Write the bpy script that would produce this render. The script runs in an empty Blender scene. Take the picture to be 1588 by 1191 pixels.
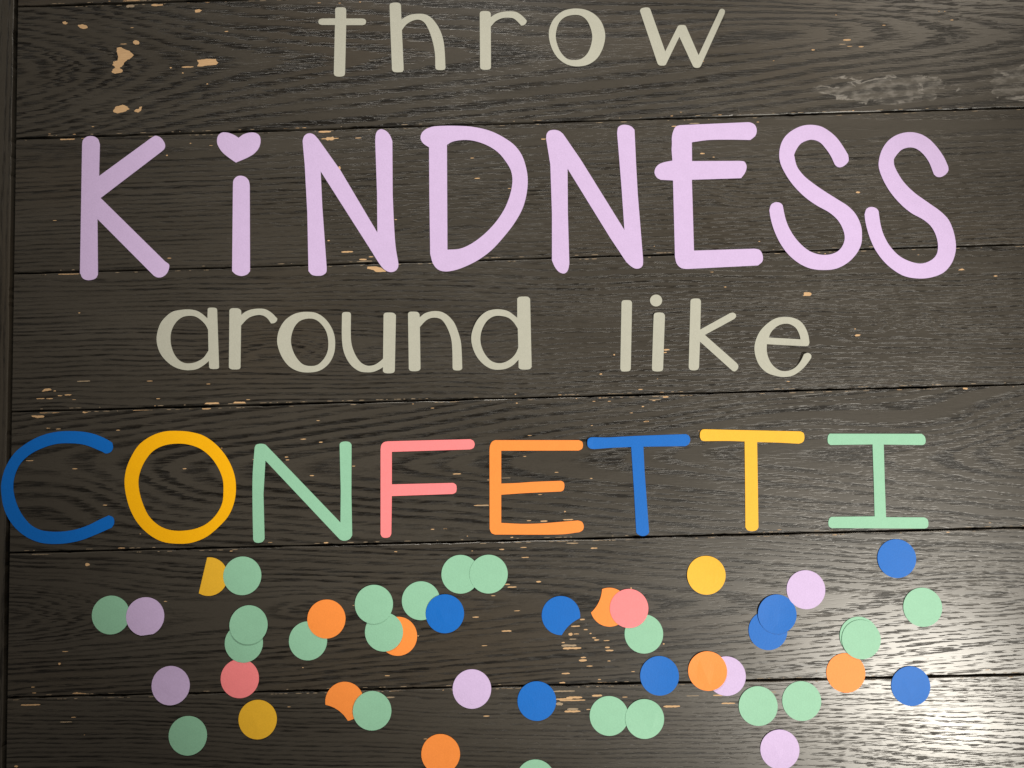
import bpy, bmesh, math, random
from mathutils import Matrix, Vector
rnd = random.Random(11)
sc = bpy.context.scene
COL = sc.collection
MM = 0.001

# ------------------------------------------------------------ camera, light
cam_d = bpy.data.cameras.new('camera')
cam_d.sensor_fit = 'HORIZONTAL'
cam_d.sensor_width = 36.0
cam_d.lens = 27.1
cam_d.clip_start, cam_d.clip_end = 0.01, 50.0
cam = bpy.data.objects.new('camera', cam_d)
COL.objects.link(cam)
cam.matrix_world = Matrix.Translation(Vector([519.36, -461.89, 777.07]) * MM) @ Matrix([[0.999573, 0.027158, 0.010775], [-0.026408, 0.997565, -0.064552], [-0.012502, 0.06424, 0.997856]]).to_4x4()
sc.camera = cam

world = bpy.data.worlds.new('World')
sc.world = world
world.use_nodes = True
bg = world.node_tree.nodes['Background']
bg.inputs['Color'].default_value = (1.0, 0.90, 0.78, 1)
bg.inputs['Strength'].default_value = 0.10


def lamp(name, kind, loc, watts, col, radius):
    d = bpy.data.lights.new(name, kind)
    d.energy = watts
    d.color = col
    d.shadow_soft_size = radius
    o = bpy.data.objects.new(name, d)
    COL.objects.link(o)
    o.location = loc
    return o


# a ceiling spotlight whose reflection glows on the varnish at lower right and whose cone fades out on the left
key = lamp('ceiling_spotlight', 'SPOT', (2.238, -1.699, 2.596), 446, (1.0, 0.94, 0.83), 0.15)
key.rotation_euler = (Vector((0.664, -0.452, 0.0)) - key.location).to_track_quat('-Z', 'Y').to_euler()
key.data.spot_size = 2 * 0.149
key.data.spot_blend = 0.345
# a second ceiling lamp beyond the far side of the table
lamp('unseen_lamp', 'POINT', (0.45, 2.259, 1.737), 212, (1.0, 0.94, 0.84), 0.20)
# a third lamp, added off to the upper right to put a dull sheen there
lamp('unseen_lamp', 'POINT', (2.15, 1.45, 1.80), 76, (1.0, 0.88, 0.72), 0.30)

sc.view_settings.view_transform = 'Standard'
sc.view_settings.look = 'None'
sc.view_settings.exposure = 0.04
sc.view_settings.gamma = 1.0


# ------------------------------------------------------------ node helper
class Graph:
    def __init__(self, name):
        self.mat = bpy.data.materials.new(name)
        self.mat.use_nodes = True
        self.nt = self.mat.node_tree
        self.nt.nodes.clear()
        self.out = self.nt.nodes.new('ShaderNodeOutputMaterial')
        self.bsdf = self.nt.nodes.new('ShaderNodeBsdfPrincipled')
        self.nt.links.new(self.bsdf.outputs[0], self.out.inputs['Surface'])
        self.tc = self.nt.nodes.new('ShaderNodeTexCoord')

    def put(self, sock, v):
        if isinstance(v, bpy.types.NodeSocket):
            self.nt.links.new(v, sock)
        elif v is not None:
            sock.default_value = v

    def m(self, op, a, b=None, c=None, clamp=False):
        n = self.nt.nodes.new('ShaderNodeMath')
        n.operation = op
        n.use_clamp = clamp
        for i, v in enumerate((a, b, c)):
            self.put(n.inputs[i], v)
        return n.outputs[0]

    def add(self, a, b): return self.m('ADD', a, b)
    def sub(self, a, b): return self.m('SUBTRACT', a, b)
    def mul(self, a, b): return self.m('MULTIPLY', a, b)

    def xyz(self, sock):
        n = self.nt.nodes.new('ShaderNodeSeparateXYZ')
        self.put(n.inputs[0], sock)
        return n.outputs

    def vec(self, x, y, z=0.0):
        n = self.nt.nodes.new('ShaderNodeCombineXYZ')
        for i, v in enumerate((x, y, z)):
            self.put(n.inputs[i], v)
        return n.outputs[0]

    def noise(self, v, scale=1.0, detail=2.0, rough=0.5, dist=0.0):
        n = self.nt.nodes.new('ShaderNodeTexNoise')
        self.put(n.inputs['Vector'], v)
        n.inputs['Scale'].default_value = scale
        n.inputs['Detail'].default_value = detail
        n.inputs['Roughness'].default_value = rough
        n.inputs['Distortion'].default_value = dist
        return n.outputs[0]

    def step(self, v, lo, hi, a=0.0, b=1.0):
        n = self.nt.nodes.new('ShaderNodeMapRange')
        n.interpolation_type = 'SMOOTHSTEP'
        self.put(n.inputs[0], v)
        for i, q in enumerate((lo, hi, a, b)):
            n.inputs[i + 1].default_value = q
        return n.outputs[0]

    def mix(self, f, a, b):
        n = self.nt.nodes.new('ShaderNodeMix')
        n.data_type = 'RGBA'
        self.put(n.inputs[0], f)
        for s, v in ((n.inputs[6], a), (n.inputs[7], b)):
            self.put(s, v if isinstance(v, bpy.types.NodeSocket) else (*v, 1.0))
        return n.outputs[2]

    def bump(self, h, strength, dist):
        n = self.nt.nodes.new('ShaderNodeBump')
        n.inputs['Strength'].default_value = strength
        n.inputs['Distance'].default_value = dist
        self.put(n.inputs['Height'], h)
        self.nt.links.new(n.outputs[0], self.bsdf.inputs['Normal'])


def wood(name, seed, v0=0.0, d=0.010, c=0.05, period=0.0055, swirls=(), wave=0.020, bands=0.8, stain=False):
    """dark stained open-grained oak; x runs along the grain, in metres from the plank's left end"""
    g = Graph(name)
    x, y, _ = g.xyz(g.tc.outputs['Object'])
    nl = g.sub(g.noise(g.vec(g.mul(x, 3.2), g.mul(y, 9.0), seed), detail=1.5), 0.5)
    nm = g.sub(g.noise(g.vec(g.mul(x, 13.0), g.mul(y, 55.0), seed + 4.3), detail=2.0), 0.5)
    jag = g.sub(g.noise(g.vec(g.mul(x, 26.0), g.mul(y, 520.0), seed + 3.1), detail=1.0), 0.5)
    yw = g.add(y, g.add(g.mul(nl, wave), g.mul(nm, 0.0034)))
    xw = g.add(x, g.mul(jag, 0.030))
    dv = g.sub(yw, v0)
    r = g.m('SQRT', g.add(g.mul(dv, dv), d * d))
    ring = g.m('DIVIDE', g.add(r, g.mul(xw, c)), period)
    for (sx, sy, wx, wy, amp) in swirls:
        qx = g.m('DIVIDE', g.sub(xw, sx), wx)
        qy = g.m('DIVIDE', g.sub(yw, sy), wy)
        e = g.m('EXPONENT', g.mul(g.add(g.mul(qx, qx), g.mul(qy, qy)), -1.0))
        ring = g.add(ring, g.mul(e, amp))
    ring = g.add(ring, g.mul(g.noise(g.vec(g.mul(ring, 0.45), seed, 0.0), detail=0.0), 1.6))
    ring = g.add(ring, g.mul(jag, 0.22))
    fr = g.m('FRACT', ring)
    wn = g.nt.nodes.new('ShaderNodeTexWhiteNoise')
    wn.noise_dimensions = '1D'
    g.put(wn.inputs['W'], g.add(g.m('FLOOR', ring), seed))
    band = g.mul(g.step(fr, 0.0, 0.16), g.step(fr, 0.30, 0.74, 1.0, 0.0))
    band = g.mul(band, g.add(g.mul(wn.outputs[0], 0.6), 0.4))
    # the figure comes and goes along the board
    band = g.mul(band, g.step(g.noise(g.vec(g.mul(x, 6.0), g.mul(y, 26.0), seed + 15.0), detail=1.0), 0.28, 0.55, 0.45, 1.0))
    # open pores: short dashes along the grain, crowding the early-wood bands
    yp = g.add(y, g.mul(g.sub(yw, y), 0.6))
    pn = g.noise(g.vec(g.mul(x, 74.0), g.mul(yp, 980.0), seed + 9.0), detail=1.0)
    pore = g.step(pn, 0.49, 0.60)
    pf = g.noise(g.vec(g.mul(x, 80.0), g.mul(yp, 900.0), seed + 2.0), detail=1.0)
    fine = g.step(pf, 0.57, 0.68)
    soft = g.noise(g.vec(g.mul(x, 9.0), g.mul(yp, 170.0), seed + 6.0), detail=4.0, rough=0.6)
    broad = g.noise(g.vec(g.mul(x, 5.0), g.mul(y, 22.0), seed + 7.0), detail=3.0)
    holes = g.m('MAXIMUM', g.mul(pore, g.step(band, 0.06, 0.40)), g.mul(fine, g.step(broad, 0.44, 0.60, 0.06, 0.6)))
    streak = g.step(g.noise(g.vec(g.mul(x, 42.0), g.mul(yp, 560.0), seed + 21.0), detail=2.0), 0.40, 0.58, 0.28, 1.0)
    dark = g.m('ADD', g.mul(g.mul(band, streak), 1.65 * bands), g.mul(holes, 0.36), clamp=True)
    dark = g.m('ADD', dark, g.mul(g.sub(soft, 0.5), 0.8), clamp=True)
    base = g.mix(broad, (0.0405, 0.0352, 0.0282), (0.0580, 0.0515, 0.0424))
    warm = g.step(g.noise(g.vec(g.mul(x, 2.2), g.mul(y, 5.0), seed + 12.0)), 0.52, 0.72)
    base = g.mix(g.mul(warm, 0.5), base, (0.051, 0.0385, 0.0255))
    fib = g.noise(g.vec(g.mul(x, 150.0), g.mul(y, 1150.0), seed + 31.0), detail=2.0, rough=0.7)
    grit = g.noise(g.vec(g.mul(x, 900.0), g.mul(y, 1100.0), seed + 33.0), detail=1.0)
    dark = g.m('ADD', dark, g.add(g.mul(g.sub(fib, 0.5), 0.75), g.mul(g.sub(grit, 0.5), 0.50)), clamp=True)
    colr = g.mix(dark, base, (0.0040, 0.0028, 0.0015))
    rough = g.add(0.33, g.add(g.mul(g.sub(broad, 0.5), 0.10), g.mul(holes, 0.22)))
    if stain:
        m_all = None
        for (ax, ay, bx, by) in stain:
            qx = g.m('DIVIDE', g.sub(x, ax), bx)
            qy = g.m('DIVIDE', g.sub(y, ay), by)
            q = g.sub(1.0, g.m('SQRT', g.add(g.mul(qx, qx), g.mul(qy, qy))))
            m_all = q if m_all is None else g.m('MAXIMUM', m_all, q)
        sn = g.noise(g.vec(g.mul(x, 40.0), g.mul(y, 90.0), 3.0), detail=5.0, rough=0.65, dist=0.6)
        fld = g.add(m_all, g.mul(g.sub(sn, 0.5), 1.7))
        inner = g.mul(g.step(fld, 0.20, 0.28), g.step(g.noise(g.vec(g.mul(x, 90.0), g.mul(y, 200.0), 8.0), detail=4.0), 0.40, 0.70, 0.06, 0.48))
        rim = g.mul(g.step(fld, 0.16, 0.24), g.step(fld, 0.26, 0.40, 1.0, 0.0))
        rim = g.mul(rim, g.step(g.noise(g.vec(g.mul(x, 60.0), g.mul(y, 120.0), 5.0), detail=2.0), 0.45, 0.62, 0.10, 0.80))
        mask = g.m('MAXIMUM', inner, rim)
        colr = g.mix(mask, colr, (0.25, 0.235, 0.215))
        rough = g.add(rough, g.mul(mask, 0.25))
    g.put(g.bsdf.inputs['Base Color'], colr)
    g.put(g.bsdf.inputs['Roughness'], rough)
    g.bsdf.inputs['Specular IOR Level'].default_value = 0.52
    hgt = g.sub(g.mul(broad, 0.10), g.add(g.mul(holes, 1.0), g.mul(soft, 0.10)))
    g.bump(hgt, 0.32, 0.0004)
    return g.mat


def paper(name, col):
    g = Graph(name)
    o = g.tc.outputs['Object']
    f = g.noise(o, 620.0, 3.0, 0.6)
    b = g.noise(o, 90.0, 2.0)
    k = g.add(0.90, g.add(g.mul(f, 0.14), g.mul(b, 0.06)))
    lo = tuple(q * 0.83 for q in col)
    g.put(g.bsdf.inputs['Base Color'], g.mix(g.m('MULTIPLY', g.sub(k, 0.90), 5.0, clamp=True), lo, tuple(min(1.0, q * 1.10) for q in col)))
    g.bsdf.inputs['Roughness'].default_value = 0.55
    g.bsdf.inputs['Specular IOR Level'].default_value = 0.30
    g.bump(f, 0.35, 0.0003)
    return g.mat


PAPER = {
    'grey': paper('grey_card', (0.435, 0.442, 0.385)),
    'lavender': paper('lavender_card', (0.595, 0.465, 0.755)),
    'blue': paper('blue_card', (0.001, 0.138, 0.56)),
    'amber': paper('amber_card', (1.0, 0.475, 0.0)),
    'yellow': paper('yellow_card', (0.85, 0.475, 0.035)),
    'gold': paper('ochre_card', (0.80, 0.46, 0.030)),
    'green': paper('mint_card', (0.273, 0.548, 0.39)),
    'pink': paper('salmon_card', (0.97, 0.25, 0.272)),
    'orange': paper('orange_card', (0.95, 0.285, 0.055)),
}


def raw_wood(name, a, b):
    g = Graph(name)
    x, y, _ = g.xyz(g.tc.outputs['Object'])
    n = g.noise(g.vec(g.mul(x, 120.0), g.mul(y, 1200.0), 1.0), detail=2.0)
    g.put(g.bsdf.inputs['Base Color'], g.mix(n, a, b))
    g.bsdf.inputs['Roughness'].default_value = 0.7
    return g.mat


RAW = raw_wood('bare_oak', (0.42, 0.255, 0.125), (0.66, 0.44, 0.24))
PALE = raw_wood('worn_edge_oak', (0.22, 0.165, 0.11), (0.40, 0.31, 0.21))

LETTERS = [
 ('paper_letter','grey','small grey cardstock letter t with a crossbar beginning the top word',[[(336.48,-14.47,1),(337.35,-12.74,0),(342.47,-12.21,0),(347.23,-13.07,0),(348.06,-14.85,1),(347.93,-24.51,1),(364.09,-25.05,1),(367.48,-25.87,0),(368.8,-28.72,0),(367.57,-31.48,0),(364.33,-32.25,1),(347.84,-31.7,1),(346.0,-83.84,1),(344.96,-85.9,0),(339.87,-86.77,0),(335.31,-85.58,0),(334.32,-83.47,1),(336.11,-31.14,1),(322.84,-30.69,1),(319.79,-29.72,0),(318.79,-27.23,0),(319.67,-24.62,0),(322.92,-23.68,1),(336.53,-24.13,1)]],[]),
 ('paper_letter','grey','small grey cardstock letter h next to the t of the top word',[[(393.54,-12.86,1),(394.09,-10.25,0),(399.22,-9.01,0),(404.3,-10.06,0),(405.45,-12.39,1),(405.7,-27.67,1),(409.14,-25.33,0),(415.13,-22.72,0),(423.98,-21.96,0),(430.42,-22.88,0),(436.3,-26.23,0),(442.92,-34.69,0),(446.97,-43.57,0),(449.32,-53.25,0),(450.25,-65.49,0),(450.6,-80.81,1),(449.55,-82.69,0),(444.98,-83.23,0),(440.77,-82.23,0),(440.14,-79.95,1),(439.93,-65.15,0),(437.98,-52.88,0),(434.32,-40.53,0),(430.23,-32.51,0),(426.9,-29.43,0),(422.68,-28.23,0),(416.71,-29.44,0),(410.7,-33.09,0),(406.02,-38.89,1),(407.14,-81.48,1),(405.93,-83.53,0),(401.01,-84.06,0),(396.29,-83.22,0),(394.97,-81.09,1)]],[]),
 ('paper_letter','grey','small grey cardstock letter r between the h and o of the top word',[[(487.6,-23.39,1),(488.65,-21.85,0),(492.91,-21.29,0),(497.63,-22.15,0),(499.11,-24.3,1),(499.01,-28.15,1),(503.32,-25.32,0),(510.15,-23.09,0),(518.64,-22.5,0),(525.4,-23.43,0),(530.39,-26.57,0),(533.69,-29.83,0),(536.31,-33.07,1),(535.73,-35.5,0),(533.13,-37.86,0),(530.41,-38.3,1),(526.81,-33.98,0),(522.67,-30.34,0),(518.46,-29.33,0),(510.84,-29.6,0),(503.98,-32.69,0),(498.76,-38.29,1),(497.86,-81.82,1),(496.8,-83.7,0),(492.23,-84.42,0),(487.53,-83.4,0),(486.56,-81.46,1)]],[]),
 ('paper_letter','grey','small grey cardstock letter o beside the w of the top word',[[(589.12,-21.88,0),(598.03,-23.58,0),(607.15,-28.79,0),(613.64,-36.87,0),(617.13,-48.33,0),(616.86,-56.16,0),(613.45,-67.36,0),(607.24,-76.71,0),(597.79,-82.47,0),(586.31,-83.83,0),(576.78,-81.44,0),(567.73,-74.55,0),(561.64,-63.92,0),(558.85,-49.89,0),(560.32,-40.34,0),(565.67,-30.9,0),(574.33,-24.19,0),(582.86,-22.02,0)],[(585.69,-28.6,0),(592.76,-29.71,0),(598.51,-34.62,0),(602.44,-43.48,0),(603.84,-52.25,0),(602.18,-61.77,0),(598.19,-70.34,0),(592.12,-75.69,0),(584.84,-77.02,0),(577.8,-75.75,0),(572.07,-70.35,0),(568.1,-62.39,0),(566.03,-52.74,0),(566.97,-44.05,0),(570.61,-35.44,0),(576.68,-30.4,0)]],[]),
 ('paper_letter','grey','small grey cardstock letter w ending the top word with its thin arm lifted',[[(654.18,-26.52,1),(655.44,-24.28,0),(660.55,-23.06,0),(663.9,-23.69,0),(665.18,-25.49,1),(678.76,-70.89,1),(692.21,-45.59,1),(693.46,-43.72,0),(697.19,-43.14,0),(700.53,-43.78,0),(701.79,-45.91,1),(712.98,-76.0,1),(735.77,-30.47,1),(737.18,-28.95,0),(739.54,-29.03,0),(741.47,-31.01,0),(741.0,-34.14,1),(714.84,-87.67,1),(713.44,-89.01,0),(710.41,-89.43,0),(707.76,-88.65,0),(706.49,-86.88,1),(693.99,-55.75,1),(679.24,-84.26,1),(678.01,-85.61,0),(674.48,-85.84,0),(671.65,-85.23,0),(670.37,-83.62,1)]],[(739.2,-29.7,33.2,3.2)]),
 ('paper_letter','lavender','large lavender cardstock capital K at the left end of the second line',[[(71.59,-151.25,1),(72.39,-146.1,0),(75.76,-142.75,0),(80.0,-141.84,0),(84.25,-142.49,0),(88.0,-145.2,0),(90.09,-150.96,1),(89.51,-184.49,1),(144.48,-145.25,1),(148.2,-143.64,0),(153.8,-146.05,0),(158.06,-153.08,0),(157.56,-157.37,0),(154.69,-160.38,1),(91.39,-207.66,1),(158.38,-275.91,1),(162.58,-279.41,0),(162.59,-282.78,0),(160.09,-288.61,0),(155.08,-292.17,0),(150.05,-292.2,0),(146.7,-290.24,1),(88.2,-229.57,1),(89.18,-287.4,1),(87.2,-291.22,0),(79.67,-293.19,0),(73.78,-291.17,0),(70.7,-285.17,1)]],[]),
 ('paper_letter','lavender','lavender cardstock stem of the letter i standing under the heart',[[(228.62,-199.01,1),(229.31,-193.05,0),(232.69,-189.39,0),(236.57,-188.65,0),(241.62,-190.18,0),(244.97,-194.04,0),(245.96,-198.69,1),(245.89,-288.58,1),(242.87,-291.86,0),(237.02,-293.37,0),(231.18,-291.52,0),(227.51,-288.04,1)]],[]),
 ('paper_heart','lavender','lavender cardstock heart dotting the letter i of the second line',[[(234.69,-148.59,1),(239.26,-145.29,0),(246.03,-143.43,0),(251.95,-143.79,0),(256.16,-146.68,0),(257.48,-152.74,0),(255.75,-159.57,0),(251.0,-165.44,0),(244.23,-169.52,0),(231.73,-174.63,1),(223.98,-168.89,0),(217.25,-162.67,0),(213.04,-155.66,0),(212.2,-150.47,0),(213.56,-145.34,0),(217.29,-142.53,0),(223.21,-142.71,0),(229.97,-145.34,0)]],[]),
 ('paper_letter','lavender','large lavender cardstock capital N between the heart-dotted i and the D',[[(301.44,-158.42,1),(301.31,-153.26,0),(303.38,-148.16,0),(307.62,-146.05,0),(312.67,-147.42,0),(317.67,-152.91,1),(340.02,-186.19,1),(377.14,-252.44,1),(377.42,-212.07,1),(376.39,-157.32,1),(377.2,-148.75,0),(379.27,-145.38,0),(382.66,-144.11,0),(387.68,-145.99,0),(391.81,-150.93,0),(394.06,-157.01,1),(393.48,-212.56,1),(394.43,-246.53,0),(395.73,-268.53,0),(398.28,-285.45,1),(397.54,-289.63,0),(394.49,-292.9,0),(389.49,-293.76,0),(385.35,-292.13,0),(381.25,-288.31,0),(367.43,-266.01,1),(319.51,-186.58,1),(320.8,-223.97,1),(324.63,-287.5,1),(324.08,-292.03,0),(320.38,-294.95,0),(315.38,-295.47,0),(309.56,-294.3,0),(305.93,-290.32,1),(305.32,-230.3,1),(303.1,-179.06,1)]],[]),
 ('paper_letter','lavender','large lavender cardstock capital D with one big bowl in the second line',[[(431.9,-164.72,1),(426.1,-160.59,0),(423.34,-155.35,0),(424.28,-150.23,0),(428.06,-146.05,0),(434.84,-143.34,0),(443.26,-142.57,0),(466.78,-143.31,0),(480.18,-145.11,0),(495.18,-149.37,0),(508.43,-156.3,0),(519.93,-165.23,0),(527.18,-175.72,0),(531.03,-187.8,0),(532.68,-200.63,0),(531.06,-216.74,0),(526.48,-231.86,0),(517.75,-246.83,0),(505.73,-261.66,0),(493.78,-273.95,0),(480.26,-283.64,0),(465.15,-290.76,0),(455.13,-293.82,0),(445.14,-294.71,0),(438.55,-292.5,0),(433.68,-286.48,0),(430.89,-276.31,1),(431.21,-217.1,1)],[(450.41,-162.72,1),(455.5,-159.79,0),(463.09,-158.31,0),(471.48,-158.23,0),(481.5,-160.26,0),(493.12,-165.25,0),(502.99,-172.41,0),(511.09,-182.92,0),(515.86,-192.45,0),(516.93,-202.7,0),(514.4,-216.23,0),(508.17,-231.31,0),(497.8,-246.23,0),(484.16,-259.34,0),(470.65,-268.21,0),(460.59,-271.79,0),(448.6,-272.28,1)]],[]),
 ('paper_letter','lavender','large lavender cardstock capital N between the D and the E',[[(552.78,-159.41,1),(553.6,-154.29,0),(556.2,-151.28,0),(561.25,-150.41,0),(566.24,-151.6,0),(570.33,-154.81,1),(587.84,-182.73,1),(629.88,-257.26,1),(628.48,-212.91,1),(626.0,-155.71,1),(627.38,-149.75,0),(630.8,-147.63,0),(635.82,-147.44,0),(640.77,-149.31,0),(643.98,-152.84,1),(644.3,-189.59,1),(644.84,-220.19,1),(647.77,-288.54,1),(647.06,-294.39,0),(644.48,-296.99,0),(640.33,-297.54,0),(636.27,-295.75,0),(630.68,-290.56,1),(615.03,-264.9,1),(573.87,-191.68,1),(572.75,-238.33,1),(572.62,-290.54,1),(570.92,-297.19,0),(568.36,-299.96,0),(565.86,-300.39,0),(561.78,-298.6,0),(557.8,-293.46,0),(555.02,-286.67,1),(556.47,-237.84,1),(556.32,-186.87,1)]],[]),
 ('paper_letter','lavender','large lavender cardstock capital E whose middle bar pokes out to the left',[[(681.77,-168.57,1),(682.04,-161.74,0),(683.61,-155.8,0),(686.65,-150.76,0),(690.87,-149.52,1),(755.96,-148.66,1),(762.61,-148.87,0),(767.48,-151.59,0),(769.24,-156.78,0),(767.8,-162.72,0),(762.26,-167.33,1),(738.51,-166.25,0),(718.53,-166.13,0),(702.3,-167.85,1),(701.65,-187.61,1),(750.8,-188.96,1),(754.91,-189.77,0),(757.17,-194.77,0),(755.2,-201.51,0),(750.97,-206.98,1),(700.67,-207.14,1),(699.78,-280.68,1),(761.48,-280.48,1),(766.35,-281.97,0),(769.2,-287.91,0),(768.6,-293.75,0),(763.96,-297.8,1),(691.42,-299.36,1),(685.7,-298.02,0),(681.75,-293.72,0),(680.2,-286.98,1),(681.4,-207.23,1),(668.64,-206.16,1),(665.07,-203.84,0),(662.77,-198.67,0),(664.13,-193.61,0),(667.6,-189.97,0),(672.67,-188.08,0),(681.56,-186.48,1),(681.16,-175.38,1)]],[]),
 ('paper_letter','lavender','large lavender cardstock capital S right after the E of the second line',[[(847.07,-195.85,1),(849.75,-198.31,0),(853.04,-198.75,0),(858.14,-196.19,0),(861.34,-192.04,0),(861.17,-186.09,1),(856.67,-177.44,0),(850.55,-167.88,0),(843.45,-160.83,0),(835.41,-155.62,0),(825.55,-153.43,0),(815.53,-154.31,0),(805.33,-158.77,0),(797.52,-165.36,0),(792.96,-173.75,0),(790.97,-183.91,0),(791.72,-192.44,0),(795.69,-202.75,0),(804.12,-216.57,0),(815.08,-228.74,0),(826.2,-237.52,0),(838.98,-245.49,0),(846.81,-253.3,0),(851.29,-261.84,0),(853.1,-271.12,0),(851.21,-278.61,0),(845.93,-285.15,0),(837.53,-288.58,0),(826.85,-288.43,0),(816.38,-284.28,0),(806.16,-274.76,0),(798.52,-262.78,0),(794.44,-251.73,0),(791.89,-236.48,1),(790.01,-234.23,0),(785.11,-233.07,0),(780.37,-235.29,0),(778.11,-241.13,1),(779.03,-249.58,0),(782.05,-262.29,0),(787.2,-275.04,0),(794.85,-286.99,0),(805.07,-296.49,0),(816.27,-302.33,0),(829.31,-304.38,0),(842.49,-303.42,0),(854.28,-297.93,0),(863.79,-289.02,0),(869.27,-279.14,0),(870.55,-270.8,0),(870.29,-260.72,0),(866.0,-248.83,0),(859.06,-240.2,0),(849.54,-233.16,0),(836.79,-224.33,0),(824.07,-214.64,0),(814.59,-205.88,0),(808.44,-196.35,0),(806.05,-184.38,1),(808.46,-179.34,0),(813.77,-172.69,0),(821.42,-169.35,0),(826.41,-169.17,0),(832.91,-171.93,0),(839.15,-179.45,0),(843.71,-187.25,0)]],[]),
 ('paper_letter','lavender','large lavender cardstock capital S at the right end of the second line',[[(947.12,-209.1,1),(949.78,-211.55,0),(953.87,-212.01,0),(958.97,-209.46,0),(962.04,-205.32,0),(961.97,-201.09,1),(958.43,-191.65,0),(951.69,-180.4,0),(943.96,-171.65,0),(935.18,-166.27,0),(924.54,-164.23,0),(912.81,-166.42,0),(903.37,-172.09,0),(896.22,-181.22,0),(892.29,-192.15,0),(891.57,-198.92,0),(893.8,-209.15,0),(900.39,-223.73,0),(910.31,-237.53,0),(921.21,-247.96,0),(933.89,-255.9,0),(940.87,-262.83,0),(945.22,-272.18,0),(946.68,-283.1,0),(944.86,-291.4,0),(939.59,-297.08,0),(929.55,-300.63,0),(919.82,-299.01,0),(907.89,-292.82,0),(898.64,-282.52,0),(892.76,-270.62,0),(890.1,-259.63,0),(888.77,-245.3,1),(886.94,-242.72,0),(882.1,-240.89,0),(877.07,-242.42,0),(874.44,-248.24,1),(874.96,-256.66,0),(877.94,-271.02,0),(882.93,-284.56,0),(890.46,-296.48,0),(899.75,-305.93,0),(910.8,-312.91,0),(923.73,-315.78,0),(936.84,-315.33,0),(950.21,-310.72,0),(958.94,-301.82,0),(963.76,-290.28,0),(964.72,-280.29,0),(962.78,-266.83,0),(958.55,-255.8,0),(950.87,-247.17,0),(939.89,-238.42,0),(925.76,-227.04,0),(916.48,-216.62,0),(910.48,-206.28,0),(907.35,-197.71,0),(907.35,-191.94,1),(910.77,-187.29,0),(916.02,-182.35,0),(923.59,-180.21,0),(930.13,-181.43,0),(936.45,-186.39,0),(942.51,-195.4,0)]],[]),
 ('paper_letter','grey','small grey cardstock letter a beginning the third line',[[(202.08,-336.24,1),(202.36,-326.48,1),(203.29,-325.43,0),(207.03,-325.14,0),(210.9,-325.78,0),(211.96,-327.42,1),(213.85,-386.1,1),(213.18,-387.67,0),(208.8,-388.22,0),(204.56,-387.44,0),(203.76,-385.82,1),(203.51,-379.71,1),(198.59,-383.69,0),(191.95,-387.49,0),(185.31,-388.63,0),(177.34,-388.15,0),(168.04,-384.84,0),(160.05,-378.65,0),(153.37,-369.82,0),(150.01,-357.74,0),(150.91,-348.42,0),(153.95,-339.83,0),(159.93,-332.64,0),(166.6,-328.14,0),(174.61,-326.63,0),(182.61,-326.32,0),(190.62,-327.75,0),(196.62,-331.27,0)],[(202.74,-347.75,1),(199.95,-342.46,0),(194.62,-336.96,0),(189.29,-333.74,0),(183.95,-332.92,0),(177.28,-333.8,0),(171.95,-336.99,0),(167.29,-342.87,0),(164.64,-350.15,0),(164.26,-358.14,0),(165.34,-364.83,0),(168.68,-372.9,0),(173.35,-378.35,0),(178.66,-381.15,0),(185.31,-381.6,0),(191.95,-379.93,0),(197.93,-376.37,0),(203.12,-369.2,1)]],[]),
 ('paper_letter','grey','small grey cardstock letter r between the a and o of the third line',[[(224.62,-328.45,1),(225.96,-326.75,0),(229.96,-326.33,0),(234.62,-327.13,0),(236.61,-329.06,1),(236.73,-333.48,1),(241.27,-330.26,0),(247.94,-328.04,0),(257.27,-327.64,0),(261.92,-328.57,0),(267.89,-332.35,0),(273.57,-338.26,1),(273.16,-340.52,0),(270.48,-342.85,0),(267.16,-343.15,1),(263.86,-338.25,0),(259.89,-335.2,0),(255.9,-334.15,0),(250.57,-334.54,0),(243.91,-337.02,0),(236.42,-344.42,1),(235.73,-387.37,1),(234.4,-388.92,0),(229.76,-389.19,0),(225.78,-388.68,0),(223.93,-387.04,1)]],[]),
 ('paper_letter','grey','small grey cardstock letter o beside the u of the third line',[[(305.13,-332.34,0),(313.1,-333.64,0),(321.02,-338.54,0),(327.57,-346.72,0),(331.44,-356.16,0),(332.38,-366.82,0),(330.53,-377.39,0),(325.14,-386.51,0),(316.47,-392.63,0),(305.88,-394.32,0),(295.3,-392.97,0),(286.08,-388.09,0),(278.86,-379.27,0),(274.3,-367.86,0),(273.29,-359.85,0),(275.76,-349.26,0),(281.8,-340.1,0),(290.49,-334.33,0),(298.49,-332.42,0)],[(306.4,-339.19,0),(313.03,-340.71,0),(318.95,-345.81,0),(323.51,-353.27,0),(325.4,-362.64,0),(324.62,-373.24,0),(320.56,-381.09,0),(313.89,-386.87,0),(305.94,-387.71,0),(299.34,-385.8,0),(293.43,-379.68,0),(289.52,-372.27,0),(287.34,-362.9,0),(288.34,-354.28,0),(291.72,-346.38,0),(297.08,-341.2,0)]],[]),
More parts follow.
